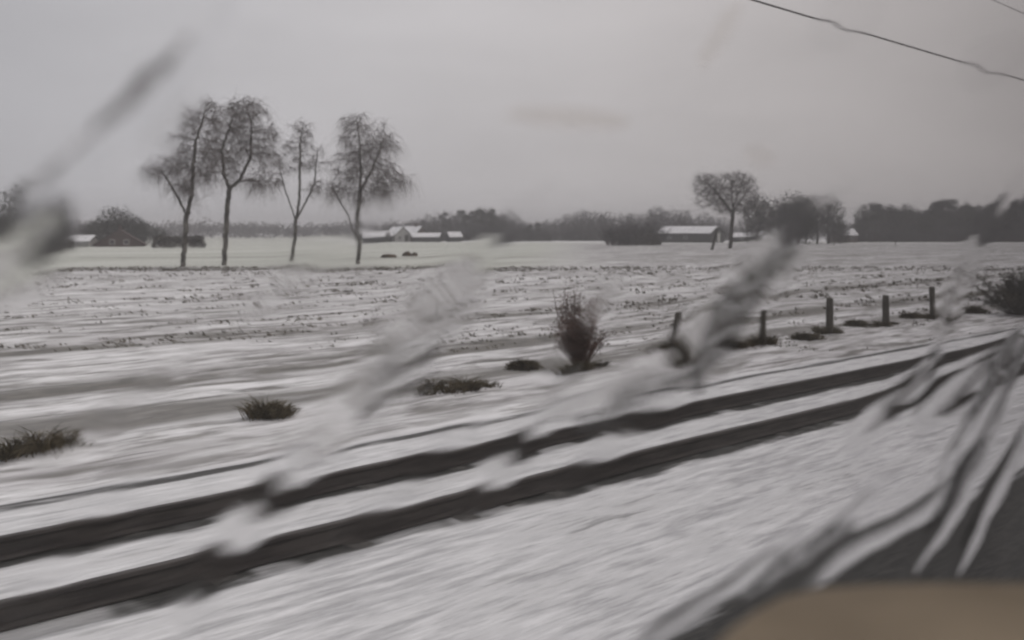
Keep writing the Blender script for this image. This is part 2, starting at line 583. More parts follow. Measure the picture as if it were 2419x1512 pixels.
# ------------------------------------------------------------------ trees
def colonise(stems, attractors, step=0.5, infl=3.0, kill=0.8, iters=90, rnd=None, droop=0.0):
    """Space colonisation: returns nodes (n,3) and parent indices."""
    nodes, par = [], []
    for st in stems:
        path, start = st
        p = start
        for q in path:
            nodes.append(q)
            par.append(p)
            p = len(nodes) - 1
    nodes = [np.array(q, float) for q in nodes]
    A = np.array(attractors, float)
    near = np.full(len(A), 1e9)
    who = np.zeros(len(A), int)
    alive = np.ones(len(A), bool)

    def upd(i0):
        N = np.array(nodes[i0:])
        d = np.linalg.norm(A[:, None, :] - N[None], axis=2)
        k = d.argmin(1)
        dm = d[np.arange(len(A)), k]
        b = dm < near
        near[b] = dm[b]
        who[b] = k[b] + i0

    stuck = {}
    upd(0)
    for it in range(iters):
        alive &= near > kill
        lim = infl if it > 4 else infl * 3
        sel = alive & (near < lim)
        if not sel.any():
            lim = infl * 4
            sel = alive & (near < lim)
            if not sel.any():
                break
        dirs = {}
        for i in np.nonzero(sel)[0]:
            k = who[i]
            v = A[i] - nodes[k]
            v /= (np.linalg.norm(v) + 1e-9)
            dirs[k] = dirs.get(k, 0) + v
        i0 = len(nodes)
        for k, v in dirs.items():
            v = v / (np.linalg.norm(v) + 1e-9)
            v = v + np.array([rnd.gauss(0, .18), rnd.gauss(0, .18), rnd.gauss(0, .15) - droop])
            v /= (np.linalg.norm(v) + 1e-9)
            q = nodes[k] + v * step
            if stuck.get(k) is not None and np.linalg.norm(stuck[k] - q) < 0.35 * step:
                near[who == k] = 0.0
                continue
            stuck[k] = q
            nodes.append(q)
            par.append(k)
        if len(nodes) == i0:
            continue
        upd(i0)
        if len(nodes) > 5000:
            break
    return nodes, par


def skeleton_radii(par, r_tip, r_base, expo=2.2):
    n = len(par)
    acc = [0.0] * n
    kids = [[] for _ in range(n)]
    for i, p in enumerate(par):
        if p >= 0:
            kids[p].append(i)
    for i in reversed(range(n)):
        if not kids[i]:
            acc[i] = r_tip ** expo
        if par[i] >= 0:
            acc[par[i]] += acc[i]
    r = [a ** (1 / expo) for a in acc]
    s = (r_base - r_tip) / max(1e-6, r[0] - r_tip)
    R0 = max(1e-6, r[0] - r_tip)
    return [r_tip + (r_base - r_tip) * max(0.0, (x - r_tip) / R0) ** 1.15 for x in r], kids


def skeleton_mesh(nodes, par, rad, kids, thick):
    big, small = MB(), MB()
    starts = [(i, None) for i in range(len(par)) if par[i] < 0]
    while starts:
        i, frm = starts.pop()
        pts, rr = [], []
        if frm is not None:
            pts.append(nodes[frm])
            rr.append(min(rad[frm], rad[i] * 1.15))
        cur = i
        while True:
            pts.append(nodes[cur])
            rr.append(rad[cur])
            ks = sorted(kids[cur], key=lambda k: -rad[k])
            if not ks:
                break
            for k in ks[1:]:
                starts.append((k, cur))
            cur = ks[0]
        # split the chain into trunk/limb and crown parts
        cut = next((j for j, x in enumerate(rr) if x < thick), len(rr))
        if cut >= 2:
            big.tube(pts[:cut + 1], rr[:cut + 1], 7)
        if cut < len(rr):
            a = max(0, cut - 0 if cut >= 2 else 0)
            small.tube(pts[a:], rr[a:], 4, cap=False)
    return big, small


def twigs(mb, nodes, par, rad, kids, limit, per, length, r, rnd, mode, spread=0.6):
    for i, p in enumerate(par):
        if p < 0 or rad[i] > limit:
            continue
        d = Vector(nodes[i]) - Vector(nodes[p])
        d.normalize()
        k = per + (2 if not kids[i] else 0)
        for _ in range(k):
            if rnd.random() > 0.9:
                continue
            v = (d * 0.7 + Vector((rnd.gauss(0, spread), rnd.gauss(0, spread), rnd.gauss(0, spread * 0.7)))).normalized()
            L = length * rnd.uniform(0.45, 1.25)
            q = Vector(nodes[p]).lerp(Vector(nodes[i]), rnd.random())
            pts, rr = [q.copy()], [r]
            ns = 4 if mode == 'weep' else 3
            for s in range(ns):
                if mode == 'weep':
                    v = (v + Vector((rnd.gauss(0, .1), rnd.gauss(0, .1), -0.5))).normalized()
                else:
                    v = (v + Vector((rnd.gauss(0, .2), rnd.gauss(0, .2), 0.12))).normalized()
                q = q + v * (L / ns)
                pts.append(q.copy())
                rr.append(r * (1 - 0.75 * (s + 1) / ns))
            mb.tube(pts, rr, 3, cap=False)


def lobe_points(lobes, n, rnd):
    vol = [l[3] * l[4] * l[5] for l in lobes]
    tot = sum(vol)
    pts = []
    for l, v in zip(lobes, vol):
        for _ in range(max(8, int(n * v / tot))):
            while True:
                a, b, c = rnd.uniform(-1, 1), rnd.uniform(-1, 1), rnd.uniform(-1, 1)
                q = a * a + b * b + c * c
                if q <= 1 and q > 0.12 * rnd.random():
                    break
            pts.append((l[0] + a * l[3], l[1] + b * l[4], l[2] + c * l[5]))
    return pts


def px_tree(name, label, cat, group, bx, by, stems_px, lobes_px, r_base, seed, mode, bark, twig, n_attr=420, step=0.26,
            twig_len=2.0, twig_r=0.010, per=3, infl=1.6, kill=0.30, thick=0.05, droop=0.0, flat=0.9, limit=0.05, clumps=True):
    """A tree that stands where the photograph's tree stands; its limbs and crown lobes are given by their outline in metres."""
    rnd = random.Random(seed)
    base, d = ground_at(bx, by)
    s = d / F

    def loc(x, y):
        return np.array([(x - bx) * s, 0.0, (by - y) * s])

    stems = []
    cnt = 0
    ends = {}
    for si, (pts, frm) in enumerate(stems_px):
        path = []
        dense = []
        for a, b in zip(pts[:-1], pts[1:]):
            A, B = loc(*a), loc(*b)
            n = max(1, int(np.linalg.norm(B - A) / step))
            for k in range(n):
                dense.append(A + (B - A) * k / n)
        dense.append(loc(*pts[-1]))
        yo = rnd.uniform(-1.0, 1.0) if si else 0.0
        for k, q in enumerate(dense):
            q = q + np.array([rnd.gauss(0, .03), yo * k / max(1, len(dense)) + rnd.gauss(0, .05), 0])
            path.append(q)
        start = -1
        if frm is not None:
            flatnodes = [q for st in stems for q in st[0]]
            dd = [np.linalg.norm(q - path[0]) for q in flatnodes]
            start = int(np.argmin(dd))
        else:
            path[0][2] -= 0.15
        stems.append((path, start))
    lobes = []
    for (x, y, rx, ry) in lobes_px:
        q = loc(x, y)
        rx, ry = rx * 1.22, ry * 1.02
        lobes.append((q[0], rnd.uniform(-.4, .4), q[2], rx * s, max(rx * s * flat, 0.8), ry * s))
    if clumps:
        att = []
        for c in lobe_points(lobes, 46 if len(lobes) < 8 else 60, rnd):
            att += [(c[0] + rnd.gauss(0, .34), c[1] + rnd.gauss(0, .34), c[2] + rnd.gauss(0, .30)) for _ in range(n_attr // 80)]
    else:
        att = lobe_points(lobes, n_attr, rnd)
    nodes, par = colonise(stems, att, step, infl, kill, 90, rnd, droop)
    rad, kids = skeleton_radii(par, 0.014, r_base)
    big, small = skeleton_mesh(nodes, par, rad, kids, thick)
    twigs(small, nodes, par, rad, kids, limit, per, twig_len, twig_r, rnd, mode)
    t = thing(name, label, cat, base, 0, group)
    big.build("trunk", M[bark], t, smooth=True)
    small.build("crown", M[twig], t)
    return t


BG = "birches in a row across the field"
px_tree("birch_tree", "bare birch at the end of the row near the house, with a low left limb", "birch", BG, 432, 630,
        [([(432, 630), (437, 560), (441, 510), (452, 462), (455, 400), (462, 330), (485, 262)], None),
         ([(441, 512), (420, 470), (388, 420), (362, 392)], 0),
         ([(446, 490), (470, 470), (500, 455)], 0)],
        [(398, 385, 42, 24), (440, 330, 38, 55), (470, 275, 38, 38), (450, 410, 45, 40), (488, 250, 18, 14), (362, 400, 18, 12), (430, 440, 34, 22), (494, 340, 24, 46)],
        0.23, 11, 'weep', "birch_bark", "birch_twig", 1300)
px_tree("birch_tree", "bare birch with the widest domed crown, second from the house", "birch", BG, 530, 626,
        [([(530, 626), (532, 560), (536, 500), (542, 446), (528, 412), (524, 352), (545, 290)], None),
         ([(541, 448), (565, 425), (590, 370), (590, 300)], 0),
         ([(556, 430), (600, 425), (632, 440)], 0)],
        [(545, 285, 45, 42), (590, 290, 45, 50), (515, 345, 40, 60), (560, 350, 50, 50), (610, 375, 35, 45), (612, 425, 36, 10), (520, 405, 38, 22),
         (580, 250, 22, 12), (635, 310, 10, 18)],
        0.24, 12, 'weep', "birch_bark", "birch_twig", 1700)
px_tree("birch_tree", "smallest and slimmest birch of the row, forked into three stems", "birch", BG, 692, 621,
        [([(692, 621), (696, 570), (699, 523), (707, 470), (708, 400), (710, 320)], None),
         ([(699, 524), (688, 490), (676, 458), (660, 400)], 0),
         ([(700, 520), (722, 476), (742, 430), (748, 350)], 0)],
        [(708, 325, 26, 26), (748, 375, 20, 52), (662, 395, 26, 42), (706, 395, 30, 40), (750, 445, 18, 25), (688, 350, 15, 20), (715, 303, 14, 10)],
        0.19, 13, 'weep', "birch_bark", "birch_twig", 900, twig_len=1.0)
px_tree("birch_tree", "bare birch beside the farm, with a full crown trailing long twigs", "birch", BG, 844, 622,
        [([(844, 622), (846, 560), (848, 500), (852, 420), (850, 340), (842, 280)], None),
         ([(840, 556), (824, 510), (800, 472), (785, 440)], 0),
         ([(851, 450), (880, 400), (905, 330)], 0)],
        [(838, 290, 24, 26), (858, 340, 45, 40), (905, 325, 24, 34), (815, 375, 35, 55), (870, 400, 45, 55), (910, 420, 25, 45), (800, 440, 20, 25),
         (850, 450, 40, 30), (938, 425, 22, 14), (885, 455, 34, 14)],
        0.23, 14, 'weep', "birch_bark", "birch_twig", 1700)
px_tree("oak_tree", "large bare tree with a spreading round crown beside the barn", "tree", None, 1724, 587,
        [([(1724, 587), (1726, 555), (1729, 520), (1731, 495), (1728, 460), (1730, 430)], None),
         ([(1730, 505), (1712, 480), (1690, 450), (1668, 430)], 0),
         ([(1730, 500), (1752, 470), (1768, 445)], 0),
         ([(1731, 490), (1745, 450), (1752, 425)], 0)],
        [(1732, 438, 36, 32), (1762, 448, 26, 36), (1672, 438, 32, 30), (1700, 465, 34, 30), (1757, 485, 26, 24), (1662, 472, 20, 24), (1715, 485, 34, 22), (1660, 425, 20, 14)],
        0.42, 15, 'up', "bark", "twig", 2400, step=0.36, twig_len=1.4, twig_r=0.015, per=4, infl=2.2, kill=0.42, limit=0.06, clumps=False)


def wood_tree(seed, h, rx, rz, cz, n_attr, per, mode='up', twig_len=1.1, twig_r=0.03, name="bare_tree"):
    rnd = random.Random(seed)
    stems = [([np.array([rnd.gauss(0, .04) * k, rnd.gauss(0, .04) * k, -0.2 + k * 0.7]) for k in range(int((cz - rz * 0.4) / 0.7) + 1)], -1)]
    lobes = [(0, 0, cz, rx, rx, rz)]
    for _ in range(4):
        a = rnd.uniform(0, 6.28)
        lobes.append((math.cos(a) * rx * .6, math.sin(a) * rx * .6, cz + rnd.uniform(-.5, .5) * rz, rx * .5, rx * .5, rz * .45))
    nodes, par = colonise(stems, lobe_points(lobes, n_attr, rnd), 0.5, 3.0, 0.62, 60, rnd)
    rad, kids = skeleton_radii(par, 0.02, 0.022 * h)
    big, small = skeleton_mesh(nodes, par, rad, kids, 0.07)
    twigs(small, nodes, par, rad, kids, 0.08, per, twig_len, twig_r, rnd, mode)
    return big, small


def leafy(mb, cx, cy, cz, rx, ry, rz, n, size, rnd, shell=0.35):
    """Leaf clumps through an uneven volume: small bent quads."""
    ph = [rnd.uniform(0, 6.28) for _ in range(4)]
    for _ in range(n):
        a, b = rnd.uniform(0, 6.283), rnd.uniform(-1, 1)
        rr = rnd.random() ** shell
        c = math.sqrt(1 - b * b)
        bump = 1 + 0.16 * math.sin(3 * a + ph[0]) + 0.13 * math.sin(5 * b + ph[1]) + 0.10 * math.sin(7 * a + 4 * b + ph[2])
        p = Vector((cx + c * math.cos(a) * rx * rr * bump, cy + c * math.sin(a) * ry * rr * bump, cz + b * rz * rr * bump))
        u = Vector((rnd.gauss(0, 1), rnd.gauss(0, 1), rnd.gauss(0, 1))).normalized() * size * rnd.uniform(.5, 1.3)
        v = u.orthogonal().normalized() * size * rnd.uniform(.3, .8)
        mb.add([tuple(p - u), tuple(p + v), tuple(p + u), tuple(p - v)], [(0, 1, 2, 3)])


PROTO_STORE = {}


def proto(kind, seed):
    """One tree of a kind, built once; later ones are copies of it with all its parts."""
    key = (kind, seed)
    if key in PROTO_STORE:
        return copy_tree(PROTO_STORE[key])
    rnd = random.Random(seed * 31 + 5)
    nm = {"round": "bare_tree", "tall": "bare_tree", "dense": "dense_tree", "pine": "pine_tree", "thicket": "thicket"}[kind]
    t = thing(nm, None, None)
    if kind == "round":
        big, small = wood_tree(seed, 10, 3.3, 3.9, 6.0, 420, 2)
        big.build("trunk", M["bark"], t, smooth=True)
        small.build("crown", M["wood_twig"], t)
    elif kind == "tall":
        big, small = wood_tree(seed, 10, 2.1, 4.2, 5.7, 300, 2)
        big.build("trunk", M["bark"], t, smooth=True)
        small.build("crown", M["wood_twig"], t)
    elif kind == "dense":
        big, small = wood_tree(seed, 10, 3.2, 4.4, 5.4, 260, 2, twig_r=0.035)
        leafy(small, 0, 0, 4.9, 3.3, 3.3, 4.9, 2600, 0.2, rnd, 0.45)
        big.build("trunk", M["bark"], t, smooth=True)
        small.build("crown", M["evergreen"], t)
    elif kind == "pine":
        big, small = wood_tree(seed, 10, 1.8, 3.4, 6.6, 90, 2, twig_r=0.04)
        for k in range(9):
            a = rnd.uniform(0, 6.28)
            leafy(small, math.cos(a) * 1.0, math.sin(a) * 1.0, rnd.uniform(4.5, 9.5), 1.2, 1.2, .8, 130, 0.2, rnd, 0.5)
        big.build("trunk", M["bark"], t, smooth=True)
        small.build("crown", M["evergreen"], t)
    elif kind == "thicket":
        mb = MB()
        for k in range(150):
            a, q = rnd.uniform(0, 6.28), rnd.random() ** .5 * 3.2
            p = Vector((math.cos(a) * q, math.sin(a) * q, -.1))
            v = Vector((math.cos(a) * .25 * q / 3, math.sin(a) * .25 * q / 3, 1)).normalized()
            L = rnd.uniform(5, 10) * (1 - 0.35 * (q / 3.2) ** 2)
            pts, rr = [p.copy()], [0.05]
            for s in range(5):
                v = (v + Vector((rnd.gauss(0, .12), rnd.gauss(0, .12), 0.05))).normalized()
                p = p + v * (L / 5)
                pts.append(p.copy())
                rr.append(0.05 * (1 - .15 * (s + 1)))
                for _ in range(4):
                    u = (v + Vector((rnd.gauss(0, .6), rnd.gauss(0, .6), rnd.gauss(0, .3)))).normalized()
                    mb.tube([p, p + u * rnd.uniform(.6, 1.6)], [0.028, 0.012], 3, cap=False)
            mb.tube(pts, rr, 3, cap=False)
        mb.build("stems", M["wood_twig"], t)
    PROTO_STORE[key] = t
    return t


def place(kind, seed, x, top, base, depth, label, cat, group, wide=1.0, rnd=random):
    """Stand a tree of a kind with its foot and top where the photograph shows them, at its true distance."""
    t = proto(kind, seed)
    z0 = FIELD_Z - 0.05
    p = Vector(((x - CX) / F * depth, depth, z0))
    h = (H - (top - HY) / F * depth) - z0
    s = h / 10.0
    t.location = p
    t.scale = (s * wide, s * wide, s)
    t.rotation_euler = (0, 0, rnd.uniform(0, 6.28))
    tag(t, label, cat, group)
    return t


def wood(xs_tops, depth, jitter, kinds, label, cat, group, seed, wide=(0.8, 1.1), rows=1, spread=14):
    rnd = random.Random(seed)
    for r_ in range(rows):
        for i, (x, top) in enumerate(xs_tops):
            d = depth + r_ * jitter + rnd.uniform(-.3, .3) * jitter
            place(rnd.choice(kinds), rnd.choice((1, 2, 3)), x + rnd.uniform(-4, 4) + r_ * spread * .5, top + r_ * 6 + rnd.choice((-9, -4, 0, 3, 7, 10)) + rnd.uniform(-2, 2), 570, d,
                  label, cat, group, rnd.uniform(*wide), rnd)


def profile(pts, step):
    """Tree tops along a skyline given by a few points."""
    res = []
    x = pts[0][0]
    while x <= pts[-1][0]:
        for (x0, y0), (x1, y1) in zip(pts[:-1], pts[1:]):
            if x0 <= x <= x1:
                res.append((x, y0 + (y1 - y0) * (x - x0) / (x1 - x0)))
                break
        x += step
    return res


# wood behind the farmhouses
wood(profile([(862, 540), (905, 535), (940, 522), (1000, 515), (1060, 503), (1130, 490), (1190, 498), (1250, 526), (1290, 538)], 17), 400, 40,
     ["tall", "round", "pine", "round"], "bare tree in the wood rising behind the farmhouses", "tree", "trees of the wood behind the farmhouses", 3, rows=3)
wood(profile([(900, 548), (1000, 540), (1130, 528), (1290, 545)], 24), 392, 10,
     ["thicket"], "grey thicket at the foot of the wood behind the farmhouses", "thicket", "thickets below the wood behind the farmhouses", 4, wide=(1.6, 2.2))
# wood behind the barn
wood(profile([(1262, 535), (1300, 520), (1350, 494), (1390, 494), (1420, 502), (1450, 508), (1478, 492), (1505, 505), (1535, 486), (1565, 503),
              (1605, 488), (1640, 506), (1700, 508)], 16), 420, 40,
     ["tall", "round", "tall"], "bare tree in the wood rising behind the barn", "tree", "trees of the wood behind the barn", 5, rows=3)
wood(profile([(1262, 545), (1400, 535), (1540, 528), (1720, 530)], 22), 410, 10,
     ["thicket"], "grey thicket at the foot of the wood behind the barn", "thicket", "thickets below the wood behind the barn", 6, wide=(1.6, 2.2))
# dark trees between the barn and the small house
wood([(1795, 462), (1822, 464), (1850, 466), (1880, 458), (1905, 462), (1930, 470), (1955, 462), (1978, 520), (1770, 495), (1990, 530)], 300, 30,
     ["dense", "dense", "round"], "dark tree in the clump between the barn and the small house", "tree", "dark trees between barn and small house", 8, wide=(0.95, 1.2))
# dark wood at the right
wood(profile([(2020, 520), (2040, 490), (2075, 480), (2110, 488), (2150, 484), (2190, 492), (2230, 480), (2262, 482), (2300, 490), (2335, 488),
              (2365, 478), (2400, 468), (2440, 462), (2520, 470)], 15), 372, 36,
     ["dense", "dense", "pine"], "dark tree in the dense wood at the right edge", "tree", "trees of the dense dark wood", 9, rows=2)
wood(profile([(2020, 545), (2520, 535)], 26), 360, 8,
     ["thicket"], "dark thicket along the edge of the dense wood", "thicket", "thickets along the dense wood", 10, wide=(2.0, 2.6))
# trees by the left house
for x, top, dep, k, lab in ((75, 432, 215, "dense", "dark tree highest above the white shed at the far left"),
                            (15, 490, 225, "dense", "dark tree at the picture's left edge beyond the field"),
                            (-60, 470, 230, "dense", "dark tree outside the left edge beyond the field"),
                            (128, 520, 250, "round", "bare low tree between the left edge tree and the brick house"),
                            (190, 530, 250, "round", "bare small tree just beside the brick house"),
                            (275, 486, 250, "dense", "rounded dark tree standing right behind the brick house"),
                            (322, 512, 255, "dense", "lower dark tree behind the right slope of the brick house"),
                            (372, 534, 260, "dense", "low dark tree behind the clipped hedge")):
    place(k, 2, x, top, 583, dep, lab, "tree", "trees around the brick house", 1.35, random.Random(x))
for i, (x, top) in enumerate(((-30, 500), (30, 505), (105, 520), (150, 535), (215, 522), (240, 512), (300, 500), (340, 524), (390, 545), (425, 550), (460, 554))):
    place("dense" if i % 3 else "round", 1 + i % 3, x, top, 583, 262 + (i % 2) * 8, "dark tree in the row behind the brick house, its shed and its hedge", "tree",
          "row of trees behind the brick house", 1.5, random.Random(i + 60))


def far_forest():
    rnd = random.Random(21)
    mb = MB()
    for i in range(1400):
        # an arc of woodland closing the plain all round the view
        az = rnd.uniform(-1.25, 1.25)
        d = rnd.uniform(640, 760)
        x, y = math.sin(az) * d, math.cos(az) * d
        h = rnd.uniform(8.8, 13.0) + 1.5 * math.sin(az * 23) * math.sin(az * 9)
        if i % 3 == 0:
            mb.tube([(x, y, FIELD_Z), (x, y, FIELD_Z + h * .8)], [0.25, 0.12], 4)
        leafy(mb, x, y, FIELD_Z + h * .48, h * .6, h * .5, h * .5, 80, 0.8, rnd, 0.5)
    return tag(mb.build("forest", M["wood_twig"]), "long low grey forest closing the horizon far beyond the birches", "forest", None, "stuff")


far_forest()


# ------------------------------------------------------------------ buildings
def gable_house(name, label, cat, loc, rotz, L, W, eave, ridge, wall, roof="snow", group=None, doors=(), windows=(), chimney=False, over=0.35):
    """Long axis on local X; roof slabs with the snow that lies on them."""
    t = thing(name, label, cat, loc, rotz, group)
    mb = MB()
    x, y = L / 2, W / 2
    mb.add([(-x, -y, -.2), (x, -y, -.2), (x, y, -.2), (-x, y, -.2), (-x, -y, eave), (x, -y, eave), (x, y, eave), (-x, y, eave), (-x, 0, ridge), (x, 0, ridge)],
           [(0, 1, 5, 4), (2, 3, 7, 6), (1, 2, 6, 9, 5), (3, 0, 4, 8, 7), (3, 2, 1, 0)])
    mb.build("wall", M[wall], t)
    rf = MB()
    sl = (ridge - eave) / y
    th = 0.14
    yo = y + over
    ze = eave - over * sl + 0.02
    for sgn in (-1, 1):
        vs = []
        for xx in (-x - over, x + over):
            vs += [(xx, sgn * yo, ze), (xx, 0, ridge + .02), (xx, 0, ridge + th + .02), (xx, sgn * yo, ze + th)]
        f = [(0, 1, 2, 3), (7, 6, 5, 4), (0, 4, 5, 1), (1, 5, 6, 2), (2, 6, 7, 3), (3, 7, 4, 0)]
        rf.add(vs, f if sgn < 0 else [tuple(reversed(q)) for q in f])
    ro = rf.build("roof", M["barn_wall"] if roof != "brick" else M["brick"], t)
    sn = MB()
    for sgn in (-1, 1):
        vs = []
        for xx in (-x - over + .05, x + over - .05):
            vs += [(xx, sgn * (yo - .05), ze + th + .004), (xx, sgn * 0.01, ridge + th + .024), (xx, sgn * 0.01, ridge + th + .13), (xx, sgn * (yo - .12), ze + th + .10)]
        f = [(0, 1, 2, 3), (7, 6, 5, 4), (0, 4, 5, 1), (1, 5, 6, 2), (2, 6, 7, 3), (3, 7, 4, 0)]
        sn.add(vs, f if sgn < 0 else [tuple(reversed(q)) for q in f])
    if roof == "snow":
        s_ = sn.build("roof_snow", M["snow"], ro)
    if chimney:
        cb = MB()
        cb.box((x * .4 - .35, -.35, ridge - .4), (x * .4 + .35, .35, ridge + 1.1))
        cb.build("chimney", M["brick"], ro)
    for (face, a, z0, ww, hh) in doors:
        db = MB()
        if face == 'gable':
            db.box((x + .004, a - ww / 2, z0), (x + .07, a + ww / 2, z0 + hh))
        else:
            db.box((a - ww / 2, -y - .07, z0), (a + ww / 2, -y - .004, z0 + hh))
        db.build("door", M["white_door"], t)
    for (face, a, z0, ww, hh) in windows:
        wb, fb = MB(), MB()
        if face == 'gable':
            fb.box((x + .003, a - ww / 2 - .08, z0 - .08), (x + .05, a + ww / 2 + .08, z0 + hh + .08))
            wb.box((x + .052, a - ww / 2, z0), (x + .06, a + ww / 2, z0 + hh))
        else:
            fb.box((a - ww / 2 - .08, -y - .05, z0 - .08), (a + ww / 2 + .08, -y - .003, z0 + hh + .08))
            wb.box((a - ww / 2, -y - .06, z0), (a + ww / 2, -y - .052, z0 + hh))
        fo = fb.build("window", M["white_door"], t)
        wb.build("pane", M["glass_dark"], fo)
    return t


def spot(x, depth, z=FIELD_Z):
    return Vector(((x - CX) / F * depth, depth, z))


# the long barn: snowy roof, dark boards, gable turned towards the big tree
gable_house("barn", "long dark barn with a snow covered roof beside the big bare tree", "barn", spot(1630, 345), R(-35), 19.4, 11.5, 3.0, 5.2, "barn_wall",
            doors=(('gable', -1.6, 0.2, 0.9, 2.7), ('gable', 1.2, 0.2, 1.7, 2.9)),
            windows=(('long', -5, 1.3, 1.2, .7), ('long', 1, 1.3, 1.2, .7)))
gable_house("outbuilding", "low snowy roofed outbuilding just right of the big bare tree", "shed", spot(1768, 352), R(-20), 11, 6, 1.7, 3.0, "barn_wall",
            windows=(('long', -2, .7, 1.0, .6),))
gable_house("small_house", "small dark house with a snowy roof at the edge of the dense wood", "house", spot(1992, 345), R(12), 7, 6, 2.4, 4.4, "brick",
            windows=(('long', -1.5, .9, 1.0, 1.0), ('long', 1.5, .9, 1.0, 1.0)))
gable_house("brick_house", "red brown brick house with its gable to the field at the left", "house", spot(285, 238), R(-72), 12, 10.6, 0.5, 3.75, "brick", roof="brick",
            windows=(('gable', -1.5, .6, 1.0, .9), ('gable', 1.5, .6, 1.0, .9)), chimney=True)
gable_house("white_shed", "white shed with a snowy roof left of the brick house", "shed", spot(196, 232), R(-8), 5.5, 4.5, 1.2, 2.4, "pale_wall",
            doors=(('long', -1, 0, 1.2, 1.1),))
FG = "buildings of the farm in front of the wood"
gable_house("farm_shed", "low long farm shed with a bright snowy roof, nearest the birch", "shed", spot(890, 365), R(4), 11, 6, 2.1, 3.9, "barn_wall", group=FG)
gable_house("farmhouse", "white walled farmhouse with a steep snowy roof between dark trees", "house", spot(938, 368), R(-58), 9, 6.5, 2.4, 5.2, "pale_wall", group=FG,
            windows=(('gable', -1.2, 1.0, .9, 1.1), ('gable', 1.2, 1.0, .9, 1.1)))
gable_house("farmhouse", "farmhouse with the broadest snowy roof in the middle of the farm", "house", spot(976, 370), R(-38), 8, 7.5, 2.3, 5.4, "brick", group=FG,
            windows=(('gable', 0, 1.0, 1.0, 1.1),), chimney=True)
gable_house("farm_shed", "long flat farm shed with a thin snowy roof joined to the broad farmhouse", "shed", spot(1008, 362), R(-4), 9.5, 5, 1.7, 3.0, "barn_wall", group=FG)
gable_house("farm_hut", "little hut with a snowy roof standing apart at the wood edge", "hut", spot(1072, 364), R(25), 4.6, 4, 1.8, 3.4, "barn_wall", group=FG)

for x, top, dep, lab in ((915, 545, 360, "dark bushy tree between the low farm shed and the white farmhouse"), (960, 553, 358, "dark bush between the two farmhouses"),
                         (925, 532, 380, "tall dark tree rising behind the white farmhouse"), (1040, 556, 358, "dark bush right of the long flat farm shed")):
    place("dense", 3, x, top, 572, dep, lab, "tree", "dark trees among the farm buildings", 0.9, random.Random(x))


def hedge_block(name, label, cat, a, b, depth_w, h, mat, seed, n, group=None, size=0.12):
    rnd = random.Random(seed)
    base = (a + b) / 2
    L = (b - a).length
    ang = math.atan2((b - a).y, (b - a).x)
    t = thing(name, label, cat, base, ang, group)
    lf, st = MB(), MB()
    for _ in range(n):
        x = rnd.uniform(-L / 2, L / 2)
        edge = min(1.0, (L / 2 - abs(x)) / (0.25 * h) + 0.3)
        y = rnd.uniform(-depth_w / 2, depth_w / 2)
        top = h * (0.86 + 0.14 * mnoise.noise(Vector((x * .8, y, seed)))) * edge
        z = top * rnd.random() ** .6
        p = Vector((x, y, z))
        u = Vector((rnd.gauss(0, 1), rnd.gauss(0, 1), rnd.gauss(0, 1))).normalized() * size * rnd.uniform(.5, 1.4)
        v = u.orthogonal().normalized() * size * .5
        lf.add([tuple(p - u), tuple(p + v), tuple(p + u), tuple(p - v)], [(0, 1, 2, 3)])
    for _ in range(int(L * 5)):
        x, y = rnd.uniform(-L / 2, L / 2), rnd.uniform(-depth_w / 2, depth_w / 2) * .7
        st.tube([(x, y, -.1), (x + rnd.gauss(0, .15), y + rnd.gauss(0, .15), h * rnd.uniform(.6, 1.05))], [0.03, 0.01], 3, cap=False)
    lf.build("foliage", M[mat], t)
    st.build("stems", M["bark"], t)
    return t


hedge_block("hedge", "dark clipped hedge running from the brick house toward the first birch", "hedge", spot(362, 205), spot(482, 212), 2.0, 2.7, "hedge", 31, 2600, size=.25)
hedge_block("hedge", "low dark clipped hedge in front of the barn", "hedge", spot(1478, 262), spot(1560, 262), 1.6, 2.9, "hedge", 32, 2200, size=.25)
hedge_block("hedge", "dark strip of hedge left of the white shed", "hedge", spot(20, 190), spot(170, 205), 1.8, 2.2, "hedge", 35, 2600, size=.25)
place("thicket", 2, 1470, 520, 590, 255, "bare brushwood thicket between the field edge and the barn", "thicket", None, 1.9, random.Random(4))
place("thicket", 3, 1520, 518, 590, 268, "bare brushwood thicket just left of the barn", "thicket", None, 1.9, random.Random(5))


# leaning dead trunk by the barn, saplings
def small_trunk(name, label, cat, x, base_y, pts, r):
    b, d = ground_at(x, base_y)
    s = d / F
    t = MB()
    t.tube([((px - x) * s, 0.02 * i, (base_y - py) * s - (.2 if i == 0 else 0)) for i, (px, py) in enumerate(pts)], [r * (1 - .25 * i / len(pts)) for i in range(len(pts))], 7)
    for i, (px, py) in enumerate(pts[1:]):
        q = Vector(((px - x) * s, 0, (base_y - py) * s))
        for k in range(3):
            a = k * 2.1 + i
            t.tube([q, q + Vector((math.cos(a) * .5, math.sin(a) * .5, .5))], [r * .3, r * .1], 4)
    return tag(t.build(name, M["bark"], loc=b, smooth=True), label, cat)


small_trunk("leaning_trunk", "short leaning trunk in front of the white barn door", "tree trunk", 1680, 590, [(1680, 590), (1685, 575), (1689, 560), (1692, 545)], .26)
small_trunk("sapling", "thin young tree standing before the small house", "sapling", 1968, 580, [(1968, 580), (1969, 565), (1970, 552)], .12)
small_trunk("sapling", "stubby young tree on the snow before the dense wood", "sapling", 2114, 580, [(2114, 580), (2115, 573), (2113, 568)], .14)


